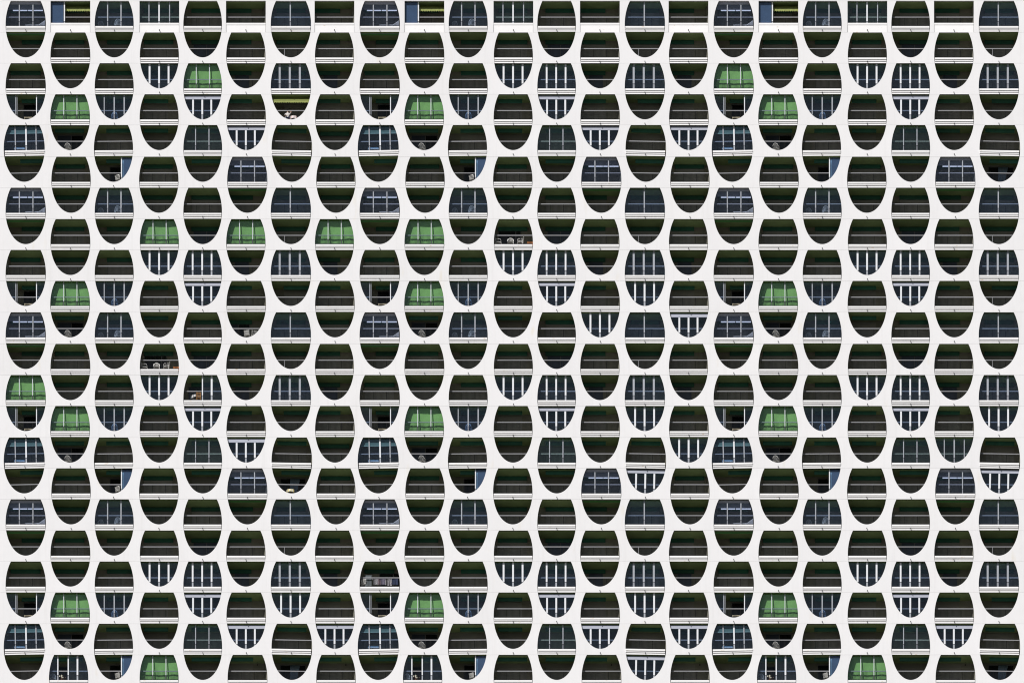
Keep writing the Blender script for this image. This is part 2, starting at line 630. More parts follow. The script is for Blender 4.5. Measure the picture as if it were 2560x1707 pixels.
def chair_parts(m):
    """stackable garden chair: curved arch back with slats, arms, four splayed legs; faces +y is its back"""
    out = []
    b = MB()
    b.sheet(lambda i, j: (-0.23 + 0.46 * i, -0.22 + 0.44 * j, 0.42 - 0.02 * math.sin(math.pi * i)), 6, 4, 0.0)
    b = MB()
    b.prism([(-0.22, 0.43), (-0.24, 0.41), (-0.22, 0.40), (0.20, 0.37), (0.22, 0.39), (0.20, 0.41)], -0.23, 0.23)
    out.append(('seat', b.mesh('seat', [m])))
    b = MB()
    pts = []
    for k in range(9):
        t = math.pi * k / 8
        pts.append((-0.23 * math.cos(t), 0.22 + 0.10 * (0.4 + 0.6 * math.sin(t)), 0.58 + 0.26 * math.sin(t)))
    pts = [(-0.23, 0.21, 0.39)] + pts + [(0.23, 0.21, 0.39)]
    for p, q in zip(pts[:-1], pts[1:]):
        b.bar(p, q, 0.028, 6)
    for x in (-0.12, -0.04, 0.04, 0.12):
        zt2 = 0.58 + 0.26 * math.sqrt(1 - (x / 0.23) ** 2)
        b.bar((x, 0.21, 0.40), (x, 0.30, zt2), 0.018, 5)
    out.append(('backrest', b.mesh('backrest', [m])))
    for sx in (-1, 1):
        b = MB()
        b.bar((sx * 0.25, 0.24, 0.64), (sx * 0.28, -0.16, 0.63), 0.026, 6)
        b.bar((sx * 0.28, -0.16, 0.63), (sx * 0.26, -0.22, 0.42), 0.024, 6)
        out.append(('armrest', b.mesh('armrest', [m])))
        for sy in (-1, 1):
            b = MB()
            b.bar((sx * 0.22, sy * 0.20, 0.42), (sx * 0.28, sy * 0.27, 0.0), 0.03, 6, 0, 0.02)
            out.append(('leg', b.mesh('leg', [m])))
    return out


def lounger_parts(m):
    """slatted sun lounger along x, its backrest raised at the +x end"""
    out = []
    b = MB()
    b.box(-0.95, 0.25, -0.28, -0.24, 0.27, 0.32)
    b.box(-0.95, 0.25, 0.24, 0.28, 0.27, 0.32)
    for i in range(11):
        x = -0.93 + i * 0.112
        b.box(x, x + 0.085, -0.27, 0.27, 0.315, 0.335)
    out.append(('seat', b.mesh('seat', [m])))
    b = MB()
    dx, dz = math.cos(R(36)), math.sin(R(36))
    for sy in (-0.26, 0.26):
        b.bar((0.25, sy, 0.30), (0.25 + 0.64 * dx, sy, 0.30 + 0.64 * dz), 0.03, 6)
    for i in range(6):
        q = 0.05 + i * 0.11
        b.box(0.25 + q * dx - 0.045, 0.25 + q * dx + 0.045, -0.27, 0.27, 0.30 + q * dz, 0.33 + q * dz + 0.03)
    out.append(('backrest', b.mesh('backrest', [m])))
    for i in range(7):                              # upright slats of the near side
        x = 0.10 + i * 0.10
        zt2 = 0.30 + max(0.0, x - 0.25) * dz / dx
        b = MB()
        b.box(x, x + 0.055, -0.31, -0.29, 0.06, zt2 + 0.02)
        out.append(('slat', b.mesh('slat', [m])))
    for x in (-0.85, 0.40):
        for sy in (-0.25, 0.25):
            b = MB()
            b.bar((x, sy, 0.30), (x + 0.02, sy, 0.0), 0.024, 6)
            out.append(('leg', b.mesh('leg', [m])))
    return out


def table_parts(mt, ml, r=0.42, h=0.70, cloth=None):
    out = []
    b = MB()
    b.disc((0, 0, h), r, 0.03, 24)
    out.append(('table_top', b.mesh('table_top', [mt])))
    if cloth:
        b = MB()
        k = 32
        top, mid = [], []
        for i in range(k):
            t = 2 * math.pi * i / k
            w = 1.0 + 0.05 * math.sin(6 * t)
            top.append(((r + 0.012) * math.cos(t), (r + 0.012) * math.sin(t), h + 0.012))
            mid.append(((r + 0.03) * w * math.cos(t), (r + 0.03) * w * math.sin(t), h - 0.24 + 0.03 * math.sin(3 * t)))
        b.quad(top, 0)
        for i in range(k):
            j = (i + 1) % k
            b.quad([top[i], mid[i], mid[j], top[j]], i % 3 == 0)
        out.append(('tablecloth', b.mesh('tablecloth', list(cloth))))
    b = MB()
    b.bar((0, 0, 0.03), (0, 0, h - 0.03), 0.035, 10)
    out.append(('pedestal', b.mesh('pedestal', [ml])))
    for k in range(3):
        t = 2 * math.pi * k / 3 + 0.4
        b = MB()
        b.bar((0, 0, 0.10), (0.30 * math.cos(t), 0.30 * math.sin(t), 0.02), 0.022, 6)
        out.append(('foot', b.mesh('foot', [ml])))
    return out


def slat_table_parts(m):
    out = []
    b = MB()
    for i in range(9):
        x = -0.45 + i * 0.1
        b.box(x + 0.008, x + 0.092, -0.26, 0.26, 0.40, 0.425)
    b.box(-0.44, 0.45, -0.25, -0.21, 0.33, 0.402)
    b.box(-0.44, 0.45, 0.21, 0.25, 0.33, 0.402)
    out.append(('table_top', b.mesh('table_top', [m])))
    for sx in (-0.40, 0.41):
        for sy in (-0.22, 0.22):
            b = MB()
            b.bar((sx, sy, 0.36), (sx, sy, 0.0), 0.024, 6)
            out.append(('leg', b.mesh('leg', [m])))
    return out


def cushion_lounger_parts():
    out = []
    b = MB()
    b.prism([(-0.28, 0.30), (-0.30, 0.36), (-0.27, 0.40), (0.27, 0.40), (0.30, 0.36), (0.28, 0.30)], -0.45, 0.45)
    out.append(('cushion', b.mesh('cushion', ['cushion_blue'])))
    b = MB()
    b.box(-0.47, 0.47, -0.27, 0.27, 0.26, 0.30)
    out.append(('frame', b.mesh('frame', ['plastic_white'])))
    for sx in (-0.42, 0.42):
        for sy in (-0.23, 0.23):
            b = MB()
            b.bar((sx, sy, 0.27), (sx * 1.05, sy, 0.0), 0.022, 6)
            out.append(('leg', b.mesh('leg', ['plastic_white'])))
    return out


def folded_chair_parts(m):
    """two crossed frames with slats, leaning back"""
    out = []
    b = MB()
    for sx in (-0.22, 0.22):
        b.bar((sx, -0.24, 0.0), (sx, 0.24, 0.86), 0.024, 6)
    for i in range(5):
        q = 0.55 + i * 0.10
        b.box(-0.23, 0.23, -0.24 + 0.48 * q - 0.02, -0.24 + 0.48 * q + 0.02, 0.86 * q - 0.03, 0.86 * q + 0.03)
    out.append(('backrest', b.mesh('backrest', [m])))
    b = MB()
    for sx in (-0.19, 0.19):
        b.bar((sx, 0.26, 0.0), (sx, -0.24, 0.50), 0.024, 6)
    for i in range(4):
        b.box(-0.2, 0.2, -0.24 + i * 0.1, -0.17 + i * 0.1, 0.45, 0.475)
    out.append(('seat', b.mesh('seat', [m])))
    return out


def crate_parts(m):
    b = MB()
    for z in (0.02, 0.16, 0.30):
        b.box(-0.27, 0.27, -0.19, -0.17, z, z + 0.12)
        b.box(-0.27, 0.27, 0.17, 0.19, z, z + 0.12)
        b.box(-0.27, -0.25, -0.17, 0.17, z, z + 0.12)
        b.box(0.25, 0.27, -0.17, 0.17, z, z + 0.12)
    for sx in (-0.235, 0.235):
        for sy in (-0.155, 0.155):
            b.box(sx - 0.018, sx + 0.018, sy - 0.018, sy + 0.018, 0.0, 0.42)
    b.box(-0.25, 0.25, -0.17, 0.17, 0.03, 0.05)
    return [('', b.mesh('crate', [m]))]


def ladder_chair_parts(m):
    out = []
    b = MB()
    for sx in (-0.17, 0.17):
        b.box(sx - 0.02, sx + 0.02, 0.16, 0.20, 0.0, 1.0)
    out.append(('back_post', b.mesh('back_post', [m])))
    for z in (0.55, 0.68, 0.81, 0.93):
        b = MB()
        b.box(-0.15, 0.15, 0.165, 0.19, z, z + 0.06)
        out.append(('slat', b.mesh('slat', [m])))
    b = MB()
    b.box(-0.19, 0.19, -0.2, 0.16, 0.42, 0.455)
    out.append(('seat', b.mesh('seat', [m])))
    for sx in (-0.165, 0.165):
        b = MB()
        b.box(sx - 0.02, sx + 0.02, -0.19, -0.15, 0.0, 0.42)
        out.append(('leg', b.mesh('leg', [m])))
    b = MB()
    b.box(-0.15, 0.15, -0.18, -0.16, 0.2, 0.23)
    out.append(('stretcher', b.mesh('stretcher', [m])))
    return out


def cabinet_parts():
    out = []
    b = MB()
    b.box(-0.30, 0.30, -0.2, 0.2, 0.0, 1.25)
    out.append(('body', b.mesh('body', ['cabinet_grey'])))
    for sx in (-1, 1):
        b = MB()
        b.box(min(sx * 0.008, sx * 0.29), max(sx * 0.008, sx * 0.29), -0.215, -0.2, 0.04, 1.21)
        out.append(('door', b.mesh('door', ['cabinet_grey'])))
    b = MB()
    b.box(-0.33, 0.33, -0.22, 0.21, 1.25, 1.29)
    out.append(('top', b.mesh('top', ['cabinet_grey'])))
    return out


def plant_parts(flower):
    rr = random.Random(3)
    out = []
    b = MB()
    b.bar((0, 0, 0), (0, 0, 0.26), 0.12, 14, 0, 0.17)
    b.bar((0, 0, 0.25), (0, 0, 0.29), 0.185, 14)
    out.append(('pot', b.mesh('pot', ['terracotta'])))
    b = MB()
    for i in range(90):
        t, e = rr.uniform(0, 6.283), rr.uniform(0.1, 1.5)
        rad = rr.uniform(0.12, 0.30)
        p = Vector((rad * math.cos(t) * math.cos(e) * 1.1, rad * math.sin(t) * math.cos(e), 0.32 + rad * math.sin(e) * 1.2))
        a = Vector((rr.uniform(-1, 1), rr.uniform(-1, 1), rr.uniform(-1, 1))).normalized() * 0.06
        c2 = Vector((rr.uniform(-1, 1), rr.uniform(-1, 1), rr.uniform(-0.3, 1))).normalized() * 0.035
        b.quad([p - a, p - c2, p + a, p + c2])
    out.append(('foliage', b.mesh('foliage', ['leaf_brown' if flower else 'leaf_green'])))
    if flower:
        for i in range(7):
            b = MB()
            b.ball((rr.uniform(-0.26, 0.26), rr.uniform(-0.25, -0.05), rr.uniform(0.38, 0.66)), 0.065, 0, 8, 5)
            out.append(('flower', b.mesh('flower', ['cloth_cream'], True)))
    return out


def garment_mesh(kind, m, seed):
    """a shirt, towel or pair of trousers hanging from z=0 down"""
    rr = random.Random(seed)
    ph, am = rr.uniform(0, 6), rr.uniform(0.01, 0.025)
    b = MB()
    if kind == 'towel':
        w, h = 0.17, 0.62
        b.sheet(lambda i, j: (-w + 2 * w * i, am * math.sin(9 * i + ph) * (0.4 + j), -h * j), 12, 6, 0.012)
    elif kind == 'shirt':
        w, h = 0.19, 0.60

        def f(i, j):
            wide = w * (1.55 if j < 0.28 else 1.0) * (0.55 + 0.45 * min(1, j * 6))
            return (-wide + 2 * wide * i, am * math.sin(8 * i + ph) * (0.4 + j), -h * j - (0.05 if 0.42 < i < 0.58 and j == 0 else 0))
        b.sheet(f, 12, 9, 0.014)
    else:
        for sx in (-1, 1):
            b.sheet(lambda i, j: (sx * 0.09 - 0.085 + 0.17 * i + sx * 0.03 * j, am * math.sin(5 * i + ph) * (0.4 + j), -0.72 * j), 6, 8, 0.016)
        b.box(-0.175, 0.175, 0.0, 0.016, -0.06, 0.0)
    return b.mesh('garment', [m])


def person_object(loc):
    """a seated person leaning an arm up to the head"""
    root = bpy.data.objects.new('person', None)
    col.objects.link(root)
    root.location = loc
    V = {'pel': ((0, 0, .50), .13), 'ab': ((0, -.02, .66), .125), 'ch': ((0, -.03, .84), .14), 'nk': ((0, -.05, 1.0), .055), 'hd0': ((0, -.06, 1.09), .075),
         'hd1': ((0, -.065, 1.18), .085), 'hd2': ((0, -.06, 1.25), .06)}
    E = [('pel', 'ab'), ('ab', 'ch'), ('ch', 'nk'), ('nk', 'hd0'), ('hd0', 'hd1'), ('hd1', 'hd2')]
    for n, sx in (('l', -1), ('r', 1)):
        V.update({n + 'hip': ((sx * .10, -.02, .49), .095), n + 'kn': ((sx * .13, -.44, .50), .065), n + 'an': ((sx * .13, -.46, .09), .042),
                  n + 'to': ((sx * .14, -.60, .045), .035), n + 'sh': ((sx * .18, -.02, .90), .06)})
        E += [('pel', n + 'hip'), (n + 'hip', n + 'kn'), (n + 'kn', n + 'an'), (n + 'an', n + 'to'), ('ch', n + 'sh')]
    V.update({'lel': ((-.30, -.16, .68), .045), 'lwr': ((-.14, -.36, .62), .033), 'lpa': ((-.08, -.42, .62), .036),
              'rel': ((.34, -.20, .98), .045), 'rwr': ((.16, -.16, 1.12), .033), 'rpa': ((.11, -.12, 1.16), .036)})
    E += [('lsh', 'lel'), ('lel', 'lwr'), ('lwr', 'lpa'), ('rsh', 'rel'), ('rel', 'rwr'), ('rwr', 'rpa')]
    for n, base, dr in (('l', (-.08, -.42, .62), (.6, -.75, -.1)), ('r', (.11, -.12, 1.16), (-.75, .2, .6))):
        d = Vector(dr).normalized()
        side = d.cross(Vector((0, 0, 1))).normalized()
        for k, (off, ln) in enumerate(((-.03, .075), (-.01, .085), (.01, .08), (.03, .062))):
            p = Vector(base) + side * off + d * .03
            q = p + d * ln * .5
            e = q + (d * .8 + Vector((0, 0, -.6))).normalized() * ln * .5
            V[f'{n}f{k}a'], V[f'{n}f{k}b'], V[f'{n}f{k}c'] = (tuple(p), .010), (tuple(q), .009), (tuple(e), .008)
            E += [(n + 'pa', f'{n}f{k}a'), (f'{n}f{k}a', f'{n}f{k}b'), (f'{n}f{k}b', f'{n}f{k}c')]
        p = Vector(base) - side * .045
        q = p - side * .02 + d * .04
        V[f'{n}ta'], V[f'{n}tb'] = (tuple(p), .011), (tuple(q), .009)
        E += [(n + 'pa', n + 'ta'), (n + 'ta', n + 'tb')]
    keys = list(V)
    me = bpy.data.meshes.new('body')
    me.from_pydata([V[k][0] for k in keys], [(keys.index(a), keys.index(b)) for a, b in E], [])
    body = bpy.data.objects.new('body', me)
    col.objects.link(body)
    sk = body.modifiers.new('skin', 'SKIN')
    for k, sv in zip(keys, me.skin_vertices[0].data):
        sv.radius = (V[k][1], V[k][1])
        sv.use_root = (k == 'pel')
    ss = body.modifiers.new('subdivision', 'SUBSURF')
    ss.levels = ss.render_levels = 1
    dg = bpy.context.evaluated_depsgraph_get()
    fin = bpy.data.meshes.new_from_object(body.evaluated_get(dg))
    body.modifiers.clear()
    body.data = fin
    body.parent = root
    fin.materials.clear()
    for m in ('skin', 'cloth_white', 'cloth_navy'):
        fin.materials.append(MATS[m])
    for p in fin.polygons:
        x, y, z = p.center
        if z < 0.60 and y > -0.5 and z > 0.14 and not (x < -0.02 and y < -0.30 and z > 0.575):
            p.material_index = 2
        elif 0.56 <= z < 1.0 and y > -0.19 and abs(x) < 0.30:
            p.material_index = 1
        p.use_smooth = True
    b = MB()
    b.ball((0, -.035, 1.215), .105, 0, 14, 9, 1.05)
    obj('hair', b.mesh('hair', ['hair_dark'], True), root)
    b = MB()
    for sx in (-1, 1):
        b.ball((sx * .033, -.143, 1.18), .012, 0, 6, 4)
    obj('eyes', b.mesh('eyes', ['hair_dark'], True), root)
    b = MB()
    b.prism([(-.135, 1.185), (-.172, 1.145), (-.135, 1.138)], -.014, .014)
    obj('nose', b.mesh('nose', ['skin'], True), root)
    b = MB()
    b.box(-.028, .028, -.142, -.128, 1.105, 1.115)
    obj('mouth', b.mesh('mouth', ['cloth_pink']), root)
    return root


def proto(key, fn):
    if key not in PROTO:
        PROTO[key] = fn()
    return PROTO[key]


def put(key, fn, name, desc, cat, group, r, c, u, d, rotz=0.0, tall=1.0):
    loc = (X(cell_cx(c, r) + u), d, Z(T[r]) + zz(FLOOR) + 0.002)
    o = thing(name, desc + ', ' + place(r, c), cat, group, loc, rotz, proto(key, fn))
    o.scale.z = tall
    return o


# ------------------------------------------------------------------ kinds of loggia
# row by row, one code for each column (see build_cell)
TILE0 = 'A B C D O X0 E X0'.split()
GRID = []


def row(s):
    v = s.split()
    assert len(v) == COLS, (len(v), s)
    GRID.append(v)


row('A B C D O X E X   A B C D O X E X   A B C D O X E')
row('Q O O O I O p O   Q O O O I O p O   Q O O O I O p')
row('O O O w G I h I   O O O w W I h I   G O O w W I h')
row('P G T O b O Y O   P G T O b O O O   P G T O b O O')
row('L K O O M b O O   L K O O M b O b   L K O O M O O')
row('O O R O O a O O   O O R O O a O O   O O r O O a H')
row('A O C O O Q E O   A O C O O Q E O   A O C O O Q E')
row('Q O O G I G p G   Q G O F I O p O   Q O O O I O p')
row('O O O w W I h I   O O O w W I h I   O O O w W I h')
row('P G T O b O O O   P G T O b O w O   P G T O b O p')
row('A K C O O V E O   A K C O O w E b   A K C O O O E')
row('Q O O F I O p O   Q O O O I O p O   Q O O O I O p')
row('G O O w S I h I   O O O w W I h I   O O O w W I h')
row('P G T O b O O O   P G T O b O w O   P G T O b O w')
row('L K O O M b O O   L K O O M O O w   L K O O M t O')
row('O O R O O a J O   O O r O O a b O   O O r O O a b')
row('A O C O O Q E O   A O c O O Q E O   A O C O O Q E')
row('Q O O O I O p O   Q O O O I O p O   Q O O O I O p')
row('O O O w W I h I   N O O w W I h I   O O O w W I h')
row('P G T O b O w O   P G T O b O w O   P G T O b O O')
row('L K O O M b O b   L K O O M b O b   L K O O M b O')
row('O Z R G O U H U   O Z R O O U b U   O Z R G O U H')

# (u0, u1) of the green awning box by column of the pattern
BOXU = {0: (-38, 37), 1: (-38, 35), 2: (-18, 52), 3: (-38, 35), 4: (-28, 52), 5: (-52, 14), 6: (-36, 37), 7: (-52, 14)}


def box_range(c, r):
    k = c % 8
    u = BOXU[k]
    if k == 0 and not is_upper(c, r):
        u = (-10, 52)
    if k == 3 and r in (3, 4, 9, 10, 13, 14, 19, 20):
        u = (-38, 23)
    if k == 6 and r in (3, 9, 13, 19):
        u = (-18, 52)
    if k == 6 and r in (5, 15, 21):
        u = (-26, 52)
    if k == 7 and r in (4, 5, 6, 10, 14, 15, 16, 20):
        u = (-37, 36)
    # how far the box hangs from the front: pixels of ceiling seen before it
    if r in (3, 9, 13, 19):
        v = 13
    elif r in (4, 14, 20) or (r == 10 and k in (1, 3)):
        v = 17 if k == 7 else 10
    elif r in (5, 15, 21) and (k % 2 == 0 or r == 21):
        v = 7
    else:
        v = 20
    return u, v


GLAZED = {
    # code: mullions (u, width, material), glass
    'A': ([(-16, 3.0, 'frame_grey'), (18, 3.0, 'frame_grey')], 'pane_clear'),
    'a': ([(-16, 3.0, 'frame_grey'), (18, 3.0, 'frame_grey')], 'pane_clear'),
    'C': ([(-16.5, 3.4, 'frame_grey'), (17, 3.6, 'frame_grey')], 'pane_glass'),
    'c': ([(-16.5, 3.4, 'frame_grey'), (17, 3.6, 'frame_grey')], 'pane_glass'),
    'D': ([(-26, 3.0, 'frame_grey'), (-0.8, 4.4, 'frame_white'), (25.5, 3.0, 'frame_grey')], 'pane_green'),
    'E': ([(-1.5, 3.6, 'frame_grey')], 'pane_glass'),
    'G': ([(-16, 2.3, 'frame_pale'), (17, 2.3, 'frame_pale')], 'pane_green'),
    'w': ([(-24.5, 5.6, 'frame_white'), (-0.8, 5.6, 'frame_white'), (23, 5.6, 'frame_white')], 'pane_glass'),
    'W': ([(-25, 5.2, 'frame_white'), (-1.2, 5.2, 'frame_white'), (22.3, 5.2, 'frame_white')], 'pane_glass'),
    'h': ([(-28, 6.0, 'frame_grey'), (-2.8, 6.0, 'frame_grey'), (22.3, 6.0, 'frame_grey')], 'pane_glass'),
    'b': ([(-24, 5.5, 'frame_white'), (-1, 5.5, 'frame_white'), (21.5, 5.5, 'frame_white')], 'pane_glass'),
    'T': ([(-25, 2.8, 'frame_grey'), (0, 3.6, 'frame_grey'), (25, 4.0, 'frame_grey')], 'pane_glass'),
    't': ([(-25, 2.6, 'frame_grey'), (0, 4.0, 'frame_grey'), (25, 2.6, 'frame_grey')], 'pane_green'),
    'L': ([(-23, 3.2, 'frame_grey'), (4, 4.6, 'frame_white'), (29, 3.2, 'frame_grey')], 'pane_glass'),
    'M': ([(-18, 2.8, 'frame_grey'), (15.5, 2.8, 'frame_grey')], 'pane_green'),
    'P': ([(-25.2, 1.9, 'frame_grey'), (-21.8, 1.9, 'frame_grey'), (27, 2.8, 'frame_white')], 'pane_glass'),
    'Z': ([(-27, 3.4, 'frame_white'), (-1, 3.6, 'frame_white'), (22, 5.2, 'frame_white')], 'pane_glass'),
    'S': ([(-0.5, 3.4, 'frame_white'), (22.5, 5.6, 'frame_white')], 'pane_glass'),
    'R': ([(20, 3.0, 'frame_white')], 'pane_glass'),
    'r': ([(20, 3.0, 'frame_white')], 'pane_glass'),
    'B': ([(-15, 3.6, 'frame_white')], 'pane_glass'),
}
OPEN_BAY = {'P': (1, 2), 'S': (0,), 'R': (0,), 'r': (0,), 'B': (1,), 'Z': (1,)}      # bays left unglazed

KIND_LABEL = {
    'A': 'glazed balcony with roller blind boxes and white horizontal rail', 'C': 'glazed balcony of three dark blue panes',
    'D': 'glazed rectangular balcony of four panes', 'E': 'glazed balcony of two dark panes', 'G': 'glazed balcony closed by a green sun blind',
    'w': 'glazed loggia with three broad white posts', 'W': 'glazed balcony with three broad white posts', 'h': 'glazed balcony with three broad grey posts',
    'b': 'glazed loggia with white shutter box and three white posts', 'T': 'glazed loggia with three thin posts', 'L': 'glazed balcony with half lowered teal blind',
    'M': 'glazed balcony of three greenish panes', 'P': 'part glazed loggia open in the middle', 'B': 'rectangular balcony with blue pane and lime awning',
    'Y': 'loggia shaded by a lime green scalloped awning', 'Q': 'open loggia with bright green fascia under the slab'}


def mullion_mesh(w, v0):
    def make():
        b = MB()
        h = w * 0.40
        d0, d1 = 0.262, 0.315
        b.box(-h * S, h * S, d0, d1, zz(50.6, d0), zz(v0, d0), 0)
        b.box(-h * S * 0.9, h * S * 0.9, d0 + 0.004, d1 - 0.004, zz(52.2, d0), zz(50.6, d0), 1)
        b.box(-h * S * 0.94, h * S * 0.94, d0 + 0.001, d1 - 0.001, zz(63.6, d0), zz(52.2, d0), 2)
        return b
    return make


def green_blind():
    b = MB()

    def f(i, j):
        v = 2 + 62 * j
        d = 0.46 + 0.26 * j + 0.022 * math.sin(11 * i + 2.2 * j) * (0.3 + 0.7 * j) + 0.012 * math.sin(26 * i + 1.3) * j
        u = -HU + 1 + (2 * HU - 2) * i
        return (u * S, d, zz(v, 0.55))
    b.sheet(f, 40, 10, 0.01)
    return b.mesh('sun_blind', ['fabric_green'], True)


def awning_mesh(u0, u1, v_back, v_front, d_back, d_front):
    b = MB()
    zb_, zf_ = zz(v_back, d_back), zz(v_front, d_front)

    def f(i, j):
        return ((u0 + (u1 - u0) * i) * S, d_back + (d_front - d_back) * j, zb_ + (zf_ - zb_) * j - 0.01 * math.sin(17 * i) * j)
    n = len(b.v)
    b.prism([(d_back, zb_ - 0.012), (d_front, zf_ - 0.012), (d_front, zf_), (d_back, zb_)], u0 * S, u1 * S)
    return b.mesh('awning', ['fabric_lime'], False)


def valance_mesh(u0, u1, v0, v1, d):
    b = MB()
    n = int((u1 - u0) / 5.6)
    z0 = zz(v0, d)

    def f(i, j):
        k = (i * n) % 1.0
        drop = (v1 - v0) * S / CT * (0.72 + 0.28 * math.sin(math.pi * k))
        return ((u0 + (u1 - u0) * i) * S, d + 0.006 * math.sin(40 * i), z0 - drop * j)
    b.sheet(f, n * 6, 2, 0.008)
    return b.mesh('valance', ['fabric_lime'])


def curtain_mesh(u0, u1, u2, v0, v1, d, m):
    b = MB()

    def f(i, j):
        ur = u1 + (u2 - u1) * j
        return ((u0 + (ur - u0) * i) * S, d + 0.02 * math.sin(30 * i), zz(v0 + (v1 - v0) * j, d))
    b.sheet(f, 24, 4, 0.01)
    return b.mesh('curtain', [m], True)


def build_cell(r, c):
    code = GRID[r][c]
    k = c % 8
    upper = is_upper(c, r)
    rect = (r == 0 and not upper)
    cx = cell_cx(c, r)
    a = oval(c, r if upper else r - 1)[1]
    tilt = 0.0
    if k == 0 and r in (4, 5, 14, 15, 20, 21):
        tilt = R(-1.1)
    if k == 6 and r in (4, 5, 14, 15, 20, 21):
        tilt = R(1.0)
    if k == 2 and r in (4, 14, 20):
        tilt = R(-0.5)
    root = obj('balcony' if upper or rect else 'loggia', cached(('shell', k), lambda: shell_mesh(*SPLAY[k])), building, (X(cx), 0.0, Z(T[r]) + OFF), (0, tilt, 0))
    if code in KIND_LABEL:
        root['label'] = KIND_LABEL[code]

    def sub(name, key, fn, loc=(0, 0, 0), rot=(0, 0, 0)):
        return obj(name, cached(key, fn), root, loc, rot)

    sub('ceiling', 'ceiling', ceiling_mesh)
    # --- front: slab edge or breast panel, spout, railing
    if rect:
        sub('breast_panel', 'niche', niche_mesh)
    elif upper:
        sub('slab_edge', ('slab', a), lambda: slab_mesh(a))
    sub('drain_spout', ('spout', upper and not rect), lambda: spout_mesh(0.050 if upper and not rect else 0.055 if rect else 0.0))
    post = -16.0 if code == 'p' else None
    sub('railing', ('rail', post), lambda: rail_mesh(post))

    # --- back of the loggia: awning box and what is under it
    (u0, u1), vb = box_range(c, r)
    db = min(TW + D - 0.14, vb * S / ST)
    if code not in 'Y':
        def awbox():
            b = MB()
            z1 = 0.024
            hh = 0.36 if vb > 15 else 0.34
            b.prism([(db, z1 - 0.05), (db + 0.03, z1), (db + 0.13, z1), (db + 0.13, z1 - hh), (db + 0.03, z1 - hh), (db, z1 - hh + 0.05)], u0 * S, u1 * S)
            return b.mesh('awning_box', ['box_green'])
        sub('awning_box', ('awbox', u0, u1, vb), awbox)
    yb = TW + D                                        # face of the rear wall
    windowed = code in 'IKVFNHJRrSPZ'
    if not windowed:
        sub('roller_shutter', ('shutter', u0, u1), lambda: solid(['shutter_grey'], *[(u0 + 1, u1 - 1, 26 + i * 5.0, 26 + i * 5.0 + 4.85, yb - 0.03, yb - 0.002) for i in range(10)])())
    else:
        w0, w1 = {'I': (u0 + 6, u1 - 6) if k == 4 else (-27, 7), 'K': (-30, 32), 'V': (-48, 8), 'F': (-36, 18), 'N': (0, 52), 'H': (-28, 33),
                  'J': (-28, 33), 'R': (-8, 19), 'r': (-8, 19), 'S': (-34, -4), 'P': (-4, 30), 'Z': (-24, -1)}[code]
        v0 = 27 if code in 'KHJRrP' else 31
        mid = {'K': 3, 'V': -20, 'F': 6, 'N': 34, 'H': -3, 'J': -3, 'I': 10 if k == 4 else None}.get(code)
        fr = [(w0 - 1.6, w1 + 1.6, v0 - 1.8, v0, yb - 0.05, yb - 0.002), (w0 - 1.6, w0, v0 + 0.05, 76, yb - 0.05, yb - 0.002), (w1, w1 + 1.6, v0 + 0.05, 76, yb - 0.05, yb - 0.002)]
        if mid is not None:
            fr.append((mid - 1, mid + 1, v0 + 0.05, 76, yb - 0.05, yb - 0.002))
        sub('window_frame', ('wf', code, w0, w1, v0), solid(['frame_dim'], *fr))
        spans = [(w0, w1)] if mid is None else [(w0, mid - 1), (mid + 1, w1)]
        for i, (p, q) in enumerate(spans):
            blue = (code == 'K' and i == 0) or (code == 'V' and i == 0) or code == 'S' or code == 'Z' or (code == 'I')
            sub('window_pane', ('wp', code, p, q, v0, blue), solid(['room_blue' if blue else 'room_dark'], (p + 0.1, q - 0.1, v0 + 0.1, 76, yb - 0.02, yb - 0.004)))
        if code in 'HJ':
            sub('curtain', ('curt', code), lambda: curtain_mesh(-4, 21, 10, 26, 76, yb - 0.14, 'curtain_dim'))

    # --- glazing in the opening
    if code in GLAZED:
        mull, gm = GLAZED[code]
        top = 12.6 if code == 'b' else 9.2 if code in 'Aa' else 1.2
        for (u, w, m) in mull:
            def mk(w=w, m=m, top=top):
                return mullion_mesh(w, top)().mesh('mullion', [m, 'clamp_dark', {'frame_grey': 'frame_mid', 'frame_pale': 'clamp_dark'}.get(m, 'frame_grey')])
            sub('mullion', ('mull', w, m, top), mk, (u * S, 0, 0))
        edges = [-HU] + [u for u, w, m in mull] + [HU]
        for i in range(len(edges) - 1):
            if i in OPEN_BAY.get(code, ()):
                continue
            e0 = edges[i] + (0.6 if i else 0.0)
            e1 = edges[i + 1] - (0.6 if i < len(edges) - 2 else 0.0)
            if e1 - e0 < 2:
                continue
            sub('pane', ('pane', e0, e1, top, gm), solid([gm], (e0, e1, top, 63.6, 0.285, 0.293)))
    if code in 'Aa':
        sub('header_box', 'ahead', solid(['box_greyblue'], (-HU, HU, 1.4, 7.6, 0.266, 0.34)))
        sub('header_rail', 'arail', solid(['frame_grey'], (-HU, HU, 7.8, 9.2, 0.262, 0.31)))
        for i, (p, q) in enumerate(((-32, -17.8), (-14, 3.6), (5.2, 16), (20, 43))):
            sub('blind_bar', ('abar', i), solid(['frame_white'], (p, q, 22.6, 25.6, 0.31, 0.34)))
        sub('roller_blind', 'ablind', solid(['box_greyblue'], (-HU + 3, HU - 3, 4.0, 22.0, 0.95, 0.96)))
    if code == 'b':
        sub('shutter_box', 'bbox', lambda: (lambda b: (b.prism([(0.232, zz(5.2, 0.232)), (0.30, zz(3.0, 0.30)), (0.40, zz(3.0, 0.30)), (0.40, zz(12.4, 0.232)), (0.232, zz(12.4, 0.232))], -HU * S, HU * S),
                                                              b.mesh('shutter_box', ['box_greyblue']))[1])(MB()))
    if code == 'G':
        sub('sun_blind', 'green', green_blind)
